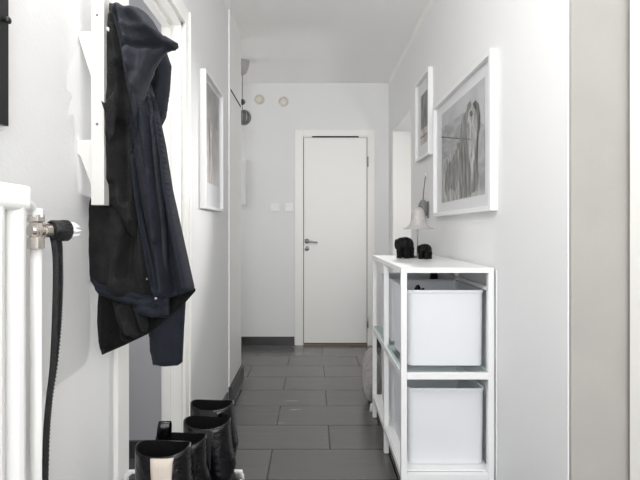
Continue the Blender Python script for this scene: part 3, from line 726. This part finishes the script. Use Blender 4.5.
# ------------------------------------------------------------------ boots
def boot(loc, label, yaw, H, beige, gx=0, sc=1.0, tab=True):
    x0, y0, z0 = loc; t = thing('ankle_boot', loc, label, 'boot', 'black leather boots on the shoe rack')
    rot = Matrix.Rotation(yaw, 3, 'Z')
    def X(bm): 
        bmesh.ops.scale(bm, verts=bm.verts, vec=(1,.88,1)); bmesh.ops.rotate(bm, verts=bm.verts, cent=(0,0,0), matrix=rot); bmesh.ops.translate(bm, verts=bm.verts, vec=loc); return bm
    N = 36
    hs = [(-.060,H,.062,H,.047),(-.060,H-.012,.062,H-.012,.047),(-.060,H-.06,.066,H-.06,.0455),(-.060,H-.11,.076,H-.11,.043),(-.060,.12,.060,.135,.040),(-.066,.075,.072,.120,.039),(-.070,.035,.092,.108,.039),(-.066,.022,.110,.098,.040),(-.02,.020,.125,.088,.042),(.06,.020,.150,.075,.045),(.12,.020,.175,.062,.045),(.165,.020,.195,.048,.038),(.198,.022,.205,.032,.020)]
    def sect(bm, s, ins=0, dz=0, rim=0):
        bx, bz, fx, fz, w = s; bx, fx = bx*sc, fx*sc
        c = Vector(((bx+fx)/2, 0, (bz+fz)/2+dz)); u = Vector((fx-bx, 0, fz-bz))/2; L = u.length; u = u*((L-ins)/L)
        out = []
        for i in range(N):
            a = 2*PI*i/N; ca, sa = math.cos(a), math.sin(a)
            ca_ = math.copysign(abs(ca)**.85, ca); sa_ = math.copysign(abs(sa)**.85, sa)
            p = c + u*ca_ + Vector((0, (w-ins)*sa_, 0)); p.z += rim*math.cos(2*a)
            wr = .0042*noise.noise(Vector((p.x*28+x0*9, p.y*28, p.z*34+y0*7)))*(1 if p.z < H-.02 else .4)
            p += Vector((ca, sa, 0))*wr
            out.append(bm.verts.new(p))
        return out
    bm = bmesh.new(); R = [sect(bm, s, rim=(.005 if i < 2 else .003 if i == 2 else 0)) for i, s in enumerate(hs)]
    for A, C in zip(R, R[1:]):
        for i in range(N): bm.faces.new((A[i], A[(i+1)%N], C[(i+1)%N], C[i]))
    bm.faces.new(R[-1])
    S0 = sect(bm, hs[0], ins=.0035, rim=.005)
    for i in range(N): bm.faces.new((S0[i], S0[(i+1)%N], R[0][(i+1)%N], R[0][i]))
    obj('upper', X(bm), M['leather'], t, True)
    bm = bmesh.new(); R = [sect(bm, hs[0], .0035, -.0002, .005), sect(bm, hs[1], .0045, 0, .005), sect(bm, hs[2], .006), sect(bm, hs[3], .007), sect(bm, hs[4], .008)]
    for A, C in zip(R, R[1:]):
        for i in range(N): bm.faces.new((A[i], A[(i+1)%N], C[(i+1)%N], C[i]))
    bm.faces.new(R[-1]); obj('inner_lining', X(bm), M['inner'], t, True)
    for side in (-1, 1):
        bm = bmesh.new(); rows = []
        for zz, hw, si in ((H-.004,.024,1),(H-.03,.024,1.5),(H-.06,.023,2),(H-.11,.021,3),(.15,.017,3.6)):
            row = []
            for j in range(7):
                xx = gx+hw*(j/3-1)*sc
                e = max(0, 1-(abs(xx-.001)/(.061*sc))**2.3)**.44
                w = .047-.004*max(0, (H-zz)/.11)+.0022
                row.append(bm.verts.new((xx, side*w*max(e,.2), zz-(.003 if zz > H-.02 else 0))))
            rows.append(row)
        for A, C in zip(rows, rows[1:]):
            for j in range(6): bm.faces.new((A[j], A[j+1], C[j+1], C[j]))
        q = bmesh.ops.extrude_face_region(bm, geom=list(bm.faces))['geom']
        bmesh.ops.translate(bm, verts=[v for v in q if isinstance(v, bmesh.types.BMVert)], vec=(0, -side*.0045, 0))
        obj('elastic_gusset', X(bm), M['elastic_beige'] if beige else M['elastic_black'], t, True, label='beige elastic gusset' if beige else 'black elastic gusset')
    # panel edges standing proud on either side of the gusset
    for e in (-1, 1):
        for side in (-1, 1):
            bm = bmesh.new(); tube(bm, [((gx+e*(.026-.003*q)*sc), side*(.0475-.002*q+.0005)*(.93 if q < 3 else .95), H-.012-.04*q) for q in range(4)], .0022, n=6)
            obj('seam', X(bm), M['leather'], t, True)
    bm = bmesh.new(); out = []
    for i in range(40):
        a = 2*PI*i/40; c_, s_ = math.cos(a), math.sin(a)
        xx = .070+.142*c_; out.append((xx*sc, (.043+.006*math.cos(a-.2))*s_*(1 if c_ > -.2 else .92)))
    for za, zb in ((0,.012),(.012,.024)):
        a_ = [bm.verts.new((p*1.0, q_, za)) for p, q_ in out]; b_ = [bm.verts.new((p, q_, zb)) for p, q_ in out]
        bm.faces.new(a_[::-1]); bm.faces.new(b_)
        for i in range(40): bm.faces.new((a_[i], a_[(i+1)%40], b_[(i+1)%40], b_[i]))
    obj('sole', X(bm), M['rubber'], t)
    if tab:
        bm = bmesh.new(); ribbon(bm, bez([(-.046,.018,H-.03),(-.044,.020,H+.004),(-.043,.018,H+.026),(-.043,.010,H+.034),(-.044,.003,H+.026),(-.046,.001,H+.004),(-.048,.003,H-.02)], 5), .028, .0035, (1,.25,0))
        obj('pull_tab', X(bm), M['leather'], t, True)
    return t
zb = zr
def bz(y, d): return P(0, y, d).z
def bp(x, d): return P(x, 0, d).x
boot((bp(163,1.045), 1.045, zb), 'nearest black ankle boot on the rack, with beige elastic side panel', math.radians(-4), bz(446.5,1.045)-zb, True, .013, tab=False)
boot((bp(181,1.135), 1.135, zb), 'black ankle boot with upright pull tab, directly behind the nearest boot', math.radians(-3), bz(438,1.135)-zb, True)
boot((bp(207,1.227), 1.227, zb), 'black ankle boot with wide dark opening, in front of the farthest boot', math.radians(-5), bz(421,1.227)-zb, False, tab=False)
boot((bp(212,1.315), 1.315, zb), 'farthest black ankle boot on the rack, nearest the tiled floor', math.radians(-3), bz(403.5,1.315)-zb, False, tab=False, sc=.98)

# ------------------------------------------------------------------ camera
cd = bpy.data.cameras.new('camera'); cam = bpy.data.objects.new('camera', cd); COL.objects.link(cam)
cam.location = (0, 0, CZ); cam.rotation_euler = (PI/2, 0, 0)
cd.sensor_width = 36; cd.lens = 36*F/640; cd.shift_x = 7/640; cd.shift_y = -10.5/640; cd.clip_start = .02
SC.camera = cam

# ------------------------------------------------------------------ light
w = bpy.data.worlds.new('world'); SC.world = w; w.use_nodes = True
bg = w.node_tree.nodes['Background']; bg.inputs[0].default_value = (.96,.98,1,1); bg.inputs[1].default_value = 2.4
def area(name, loc, tgt, sx, sy, e, col=(1,1,1)):
    l = bpy.data.lights.new(name, 'AREA'); l.shape = 'RECTANGLE'; l.size = sx; l.size_y = sy; l.energy = e; l.color = col
    o = bpy.data.objects.new(name, l); COL.objects.link(o); o.location = loc
    o.rotation_euler = (Vector(tgt)-Vector(loc)).to_track_quat('-Z', 'Y').to_euler(); return o
def point(name, loc, e, r, col=(1,1,1)):
    l = bpy.data.lights.new(name, 'POINT'); l.energy = e; l.shadow_soft_size = r; l.color = col
    o = bpy.data.objects.new(name, l); COL.objects.link(o); o.location = loc; return o
area('window_light', (.1, -1.4, 1.6), (.05, 2.0, 1.25), 1.4, 2.0, 27, (.97,.985,1))
area('side_fill_light', (.92, .25, 1.5), (-.56, .45, 1.35), .9, 1.7, 10.5, (.98,.99,1))  # added fill at the near right wall, no window known there
area('high_fill_light', (-.40, .75, 2.35), (.76, 1.85, 1.2), .5, .5, 15, (1,.99,.98))  # added fill high on the left, brightens the right wall, no fixture there
def spot(name, loc, tgt, e, ang, r, col=(1,1,1)):
    l = bpy.data.lights.new(name, 'SPOT'); l.energy = e; l.spot_size = math.radians(ang); l.spot_blend = .6; l.shadow_soft_size = r; l.color = col
    o = bpy.data.objects.new(name, l); COL.objects.link(o); o.location = loc
    o.rotation_euler = (Vector(tgt)-Vector(loc)).to_track_quat('-Z', 'Y').to_euler(); return o
spot('side_room_light', (.86, 3.93, 1.66), (-.5, 1.0, 1.15), 115, 50, .045, (1,.99,.98))
point('side_room_fill', (1.5, 3.78, 1.4), 10, .15)  # added fill in the side room, brightens the door casing
area('passage_fill', (-1.6, 4.15, 1.7), (0, 4.2, 1.2), .8, 1.5, 4.5, (1,.99,.97))  # unseen fill added round the corner to brighten the far end
point('left_room_fill', (-1.05, 1.52, 1.6), 9, .12)  # unseen fill added to brighten the left room and right wall
SC.view_settings.view_transform = 'Standard'
SC.view_settings.look = 'None'
SC.cycles.max_bounces = 16; SC.cycles.diffuse_bounces = 10; SC.cycles.transparent_max_bounces = 16
SC.view_settings.exposure = .15
